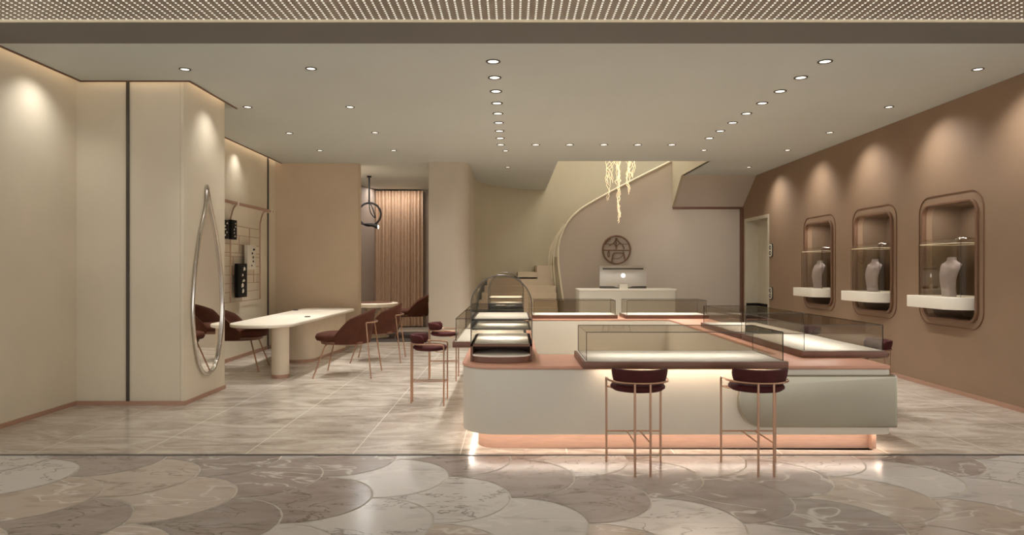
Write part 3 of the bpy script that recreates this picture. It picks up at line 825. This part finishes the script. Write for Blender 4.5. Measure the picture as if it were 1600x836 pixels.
# ------------------------------------------------------------------ chandelier in the stairwell
cd = thing('strand_chandelier', 'cascade chandelier of glowing gold strands hanging in the stairwell', 'chandelier', (2.26, 14.5, 0))
bm = B(); lathe(bm, [(.5, 5.86), (.5, 5.9)], 40); obj('canopy', bm, M['white'], cd)
rn = random.Random(3)
for x0, wd, zb_, zt_, nw in ((-.25, .07, 2.90, 3.5, 2), (-.20, .17, 3.25, 5.86, 5), (-.02, .07, 2.45, 5.86, 5), (-.05, .16, 3.25, 3.9, 3), (.17, .08, 3.05, 5.86, 4), (.23, .13, 3.32, 5.86, 4), (.30, .04, 3.4, 5.86, 2)):
    bm = B()
    for w_ in range(nw):
        z = zt_; pth = []; ph = rn.uniform(0, 6); fq = rn.uniform(7, 16); am = rn.uniform(.6, 1)
        while z > zb_ + .03*w_:
            ww = wd/2*min(1, .45 + (z-zb_)*1.5)*am
            pth.append((x0 + ww*math.sin(ph + z*fq) + rn.uniform(-.02, .02), .09*math.cos(ph*2 + z*fq), z)); z -= .04
        if len(pth) > 3: tube(bm, pth, .0036, 4)
    obj('light_strand', bm, M['emit_chand'], cd, 60)

# ------------------------------------------------------------------ display niches and busts
def niche_lamp(t):
    dd = bpy.data.lights.new('niche_lamp', 'AREA'); dd.shape = 'RECTANGLE'; dd.size = .12; dd.size_y = .7; dd.energy = 3.4; dd.color = (1, .93, .83)
    l = bpy.data.objects.new('niche_lamp', dd); C.objects.link(l); l.parent = t; l.location = (.12, -.0, 2.27)
def make_niche(label, y):
    t = thing('display_niche', label, 'niche', (5.33, y, 0), 0, 'display niches in the brown wall')
    d = .46
    bm = B()
    ro, ri = rrect(-.525, .525, .875, 2.305, .145), rrect(-.508, .508, .892, 2.288, .128)
    prism(bm, ro, .10, d, holes=[ri], axis='x'); prism(bm, ro, d, d+.02, axis='x')
    obj('lining', bm, M['brown_panel'], t)
    bm = B(); prism(bm, rrect(-.535, .535, .865, 2.315, .15), -.035, .02, holes=[rrect(-.502, .502, .898, 2.282, .122)], axis='x', bev=.008)
    obj('frame', bm, M['niche_frame'], t)
    bm = B(); prism(bm, rrect(-.62, .62, .79, 2.42, .22), -.012, .004, holes=[rrect(-.608, .608, .802, 2.408, .21)], axis='x', bev=.003)
    obj('outer_trim', bm, M['niche_frame'], t)
    bm = B(); sh_ = rpoly([(-.27, -.46), (.40, -.46), (.40, .46), (-.27, .46)], [.22, 0, 0, .03], 10)
    prism(bm, sh_, 1.02, 1.165, bev=.006); obj('shelf', bm, M['white'], t)
    g = .006
    bm = B()
    rr = rpoly([(-.15, -.43), (.32, -.43), (.32, .43), (-.15, .43)], [.10, .02, .02, .10], 8)
    prism(bm, rr, 1.165, 1.80, holes=[offset(rr, g)], bev=0)
    rings = []
    for k in range(6):
        a = k/5*PI/2; rings.append([(px_, py_, 1.80 + .07*math.sin(a)) for px_, py_ in offset(rr, .07*(1-math.cos(a)) + 1e-5)])
    loft(bm, rings)
    obj('glass_cover', bm, M['glass_clear'], t, 50)
    bm = B(); tube(bm, [(x, y_, 1.80) for x, y_ in rr], .004, 6, closed=True); obj('cover_rim', bm, M['trim_light'], t)
    for s_ in (-1, 1):
        bm = B(); tube(bm, [(-.13, s_*.41, 1.165), (-.13, s_*.41, 1.82)], .003, 6); obj('cover_edge', bm, M['glass_edge'], t)
    niche_lamp(t)
    return t
names = ['nearest', 'middle', 'farthest']
desc = ['rounded display niche with white shelf in the brown wall, nearest the shop front', 'rounded display niche with white shelf, the middle one of three in the brown wall', 'rounded display niche with white shelf in the brown wall, next to the lift']
n0 = make_niche(desc[0], NY[0])
for k in (1, 2): dup(n0, (5.33, NY[k], 0), 0, desc[k])
def make_bust(label, loc, rz):
    t = thing('necklace_bust', label, 'necklace bust', loc, rz, 'necklace busts in the niches')
    rings = []
    # z, half width, front depth, back depth, centre shift, section sharpness
    for z, w, d0, d1, yo, e in ((0, .085, .075, .05, .0, .8), (.02, .086, .077, .05, 0, .8), (.10, .084, .086, .046, -.004, .85), (.19, .098, .098, .042, -.008, .95), (.26, .122, .096, .038, -.004, 1.1),
                         (.325, .150, .078, .034, .006, 1.3), (.37, .166, .060, .030, .018, 1.5), (.388, .166, .05, .028, .024, 1.5), (.404, .135, .046, .03, .028, 1.3), (.422, .085, .044, .034, .030, 1.0), (.44, .062, .043, .036, .030, 1.0), (.468, .058, .042, .036, .03, 1.0)):
        rg = []
        for k in range(32):
            a = 2*PI*k/32; c, sn = math.cos(a), math.sin(a)
            rg.append((c*w, yo + math.copysign(abs(sn)**e, sn)*(d1 if sn > 0 else d0), z))
        rings.append(rg)
    bm = B(); loft(bm, rings); obj('torso', bm, M['bust'], t, 40)
    bm = B(); lathe(bm, [(.95, .466), (.95, .474), (.6, .476)], 24, 0, .033, .058, .038); obj('neck_cap', bm, M['bust'], t, 60)
    return t
bl = ['lavender grey necklace bust under glass in the niche nearest the shop front', 'lavender grey necklace bust under glass in the middle niche', 'lavender grey necklace bust under glass in the niche next to the lift']
b0 = make_bust(bl[0], (5.30, NY[0]-.05, 1.165), -PI/2+.12)
for k in (1, 2): dup(b0, (5.30, NY[k]-.05, 1.165), -PI/2+.12, bl[k])

# lift call plates
def plate(label, z, h):
    t = thing('call_plate', label, 'lift plate', (5.33, 14.2, z), 0, 'lift plates beside the door')
    bm = B(); prism(bm, rrect(-.09, .09, -h/2, h/2, .06), -.02, .0, axis='x', bev=.004); obj('backplate', bm, M['steel'], t)
    bm = B(); prism(bm, rrect(-.072, .072, -h/2+.016, h/2-.016, .05), -.026, -.02, axis='x'); obj('face', bm, M['white'], t)
    bm = B()
    for dz in (-h*.2, h*.2):
        tube(bm, [(-.028, .038*math.cos(2*PI*k/20), dz+.038*math.sin(2*PI*k/20)) for k in range(20)], .009, 6, closed=True)
    obj('button', bm, M['black'], t)
plate('upper lift indicator plate beside the lift door', 1.88, .28)
plate('lower lift call plate beside the lift door', 1.0, .26)

# ------------------------------------------------------------------ downlights
def lamp_data(name, watts, ang, col=(1, .98, .945), blend=.9, rad=.05):
    d = bpy.data.lights.new(name, 'SPOT'); d.energy = watts; d.spot_size = R(ang); d.spot_blend = blend; d.color = col; d.shadow_soft_size = rad
    return d
LD_BIG = lamp_data('row_spot', 60, 110, blend=1)
LD_SMALL = lamp_data('floor_spot', 95, 125, blend=1)
LD_WALL = lamp_data('wall_spot', 48, 108, blend=1)
LD_BACK = lamp_data('back_wall_spot', 160, 50, blend=1)
LD_TABLE = lamp_data('table_spot', 230, 62, blend=1)
LD_PIER = lamp_data('pier_spot', 26, 80, blend=1)
def make_downlight(dia, ld, aim=None):
    t = thing('downlight', 'x', 'downlight')
    r = dia/2
    bm = B(); lathe(bm, [(r*.72, -.003), (r*.74, -.006), (r, -.006), (r, 0), (r*.72, 0)], 28)
    # ring only: drop the two caps
    caps = [f for f in bm.faces if len(f.verts) > 4]; bmesh.ops.delete(bm, geom=caps, context='FACES_ONLY')
    obj('trim_ring', bm, M['bronze'], t, 40)
    bm = B(); lathe(bm, [(r*.72, -.002), (r*.72, -.0005)], 28); obj('lens', bm, M['emit_lamp'], t, 0)
    l = bpy.data.objects.new('lamp', ld); C.objects.link(l); l.parent = t; l.location = (0, 0, -.03)
    if aim: l.rotation_euler = aim
    return t
def px_pos(px, py):
    Z = 1080*(ZC-1.5)/(420-py); return ((px-800)*Z/1080, Z, ZC)
big = make_downlight(.145, LD_BIG); small = make_downlight(.115, LD_SMALL); used = {'b': False, 's': False}
def downlight(kind, loc, label, group):
    src = big if kind == 'b' else small
    if not used[kind]:
        used[kind] = True; src.location = loc; src['label'] = label; src['group'] = group; return src
    o = dup(src, loc, 0, label); o['group'] = group
    return o
G1 = 'ring of larger downlights above the island counter'
for k in range(9):
    downlight('b', (-.185, 6.80+.57*k, ZC), 'larger downlight over the counter left arm, %s from the shop front' % ORD[k], G1)
for k in range(8):
    downlight('b', (3.08, 6.80+.57*k, ZC), 'larger downlight over the counter right arm, %s from the shop front' % ORD[k], G1)
for k, px in enumerate((837, 890, 943.5, 996.5, 1049.6)):
    downlight('b', ((px-800)*11.36/1080, 11.36, ZC), 'larger downlight over the far counter arm, %s from the left' % ORD[k], G1)
G2 = 'small ceiling downlights'
def aim_lamp(o, target, ld):
    for ch_ in o.children:
        if ch_.type == 'LIGHT':
            ch_.data = ld
            d = Vector(target) - o.location
            ch_.rotation_euler = d.to_track_quat('-Z', 'Y').to_euler()
wl = ['small downlight beside the brown wall, nearest the shop front', 'small downlight beside the brown wall, above the nearest niche', 'small downlight beside the brown wall, above the middle niche', 'small downlight beside the brown wall, above the niche next to the lift', 'small downlight beside the brown wall, farthest back by the lift']
tg = [7.1, 8.42, 10.19, 12.0, 13.7]
for k, (px, py) in enumerate(((1528, 108), (1389, 167), (1296.5, 207), (1230.5, 234.5), (1170, 261))):
    o = downlight('s', px_pos(px, py), wl[k], G2); aim_lamp(o, (5.33, tg[k], 2.25), LD_WALL)
lw = ['small downlight before the cream panel', 'small downlight close to the teardrop mirror pier', 'small downlight over the near end of the ivory table', 'small downlight over the far end of the ivory table']
for k, (px, py) in enumerate(((289, 108), (387, 167), (452, 208), (500, 235))):
    o = downlight('s', px_pos(px, py), lw[k], G2)
    if k > 1: aim_lamp(o, (-3.42, 10.2+1.6*(k-2), .75), LD_TABLE)
lc = ['small downlight in the open left aisle row, nearest the shop front', 'small downlight in the open left aisle row, second from the front', 'small downlight in the open left aisle row, third from the front', 'small downlight in the open left aisle row, farthest back']
for k, (px, py) in enumerate(((486, 107), (547, 167), (586, 207), (615, 235))):
    downlight('s', px_pos(px, py), lc[k], G2)
downlight('s', px_pos(790, 235.4), 'small downlight just behind the last of the counter left arm row', G2)
downlight('s', px_pos(793.3, 261), 'small downlight in front of the curved stair wall', G2)
o = downlight('s', px_pos(1100, 234.5), 'small downlight just before the open stairwell corner', G2); aim_lamp(o, (4.2, 16.0, 1.7), LD_BACK)

# spots seated in the ceiling slots, washing the cream walls
def slot_spot(loc, tgt, w=55, ang=85):
    d = lamp_data('slot_spot', w, ang, blend=1)
    l = bpy.data.objects.new('slot_spot', d); C.objects.link(l); l.location = loc
    l.rotation_euler = (Vector(tgt)-Vector(loc)).to_track_quat('-Z', 'Y').to_euler()
slot_spot((-4.46, 6.9, ZC-.02), (-4.8, 6.9, 2.3), 19, 118)
slot_spot((-3.30, 8.12, ZC-.02), (-3.6, 8.12, 2.3), 15, 100)
slot_spot((-4.36, 11.4, ZC-.02), (-4.57, 11.4, 2.4), 11, 105)

def area(name, loc, rot, sx, sy, w, col=(1, .975, .93)):
    d = bpy.data.lights.new(name, 'AREA'); d.shape = 'RECTANGLE'; d.size = sx; d.size_y = sy; d.energy = w; d.color = col
    l = bpy.data.objects.new(name, d); C.objects.link(l); l.location = loc; l.rotation_euler = rot
area('stairwell_fill', (2.3, 15.4, 5.85), (0, 0, 0), 2.2, 3.0, 70)  # unseen fill added to brighten the stairwell, no fixture
area('curtain_cove', (-2.9, 17.35, ZC-.01), (0, 0, 0), 1.2, .08, 13)
area('salon_fill', (-3.3, 14.4, ZC-.01), (0, 0, 0), .5, .9, 46)  # unseen fill added behind the partition to lift the salon, no fixture
# salon lamp light
pl = bpy.data.lights.new('pendant_glow', 'SPOT'); pl.energy = 25; pl.spot_size = R(150); pl.spot_blend = 1; pl.color = (1, .86, .7); pl.shadow_soft_size = .06
po = bpy.data.objects.new('pendant_glow', pl); C.objects.link(po); po.location = (-2.9, 15.2, 2.38)

# light bars inside glass cases: a slim lamp under the rear top edge of each cover
def case_lamp(parent, w, d, long_y):
    dd = bpy.data.lights.new('case_lamp', 'AREA'); dd.shape = 'RECTANGLE'; dd.color = (1, .96, .9)
    dd.energy = 3.2; dd.size = .02; dd.size_y = .02
    if long_y: dd.size_y = d-.2
    else: dd.size = w-.2
    l = bpy.data.objects.new('case_lamp', dd); C.objects.link(l); l.parent = parent
    l.location = (w/2, d/2, .061+GH-.008)
for v, (w, d, ly) in zip(VITS, ((1.63, .76, 0), (.77, 1.63, 1), (.77, 1.63, 1), (1.36, .62, 0), (1.33, .62, 0), (.77, 1.52, 1), (.77, 1.52, 1))):
    case_lamp(v, w, d, ly)

# ------------------------------------------------------------------ world, camera, view
w = bpy.data.worlds.new('mall_ambient'); sc.world = w; w.use_nodes = True
bg = w.node_tree.nodes['Background']; bg.inputs[0].default_value = (1.0, .985, .965, 1); bg.inputs[1].default_value = 1.1
cam = bpy.data.cameras.new('camera'); co = bpy.data.objects.new('camera', cam); C.objects.link(co)
co.location = (0, 0, 1.5); co.rotation_euler = (PI/2, 0, 0)
cam.sensor_width = 36; cam.lens = 1080/1600*36; cam.shift_y = 2/1600; cam.clip_end = 100
sc.camera = co
sc.view_settings.view_transform = 'Standard'; sc.view_settings.look = 'None'; sc.view_settings.gamma = 1; sc.view_settings.use_curve_mapping = False
sc.view_settings.exposure = 0.5
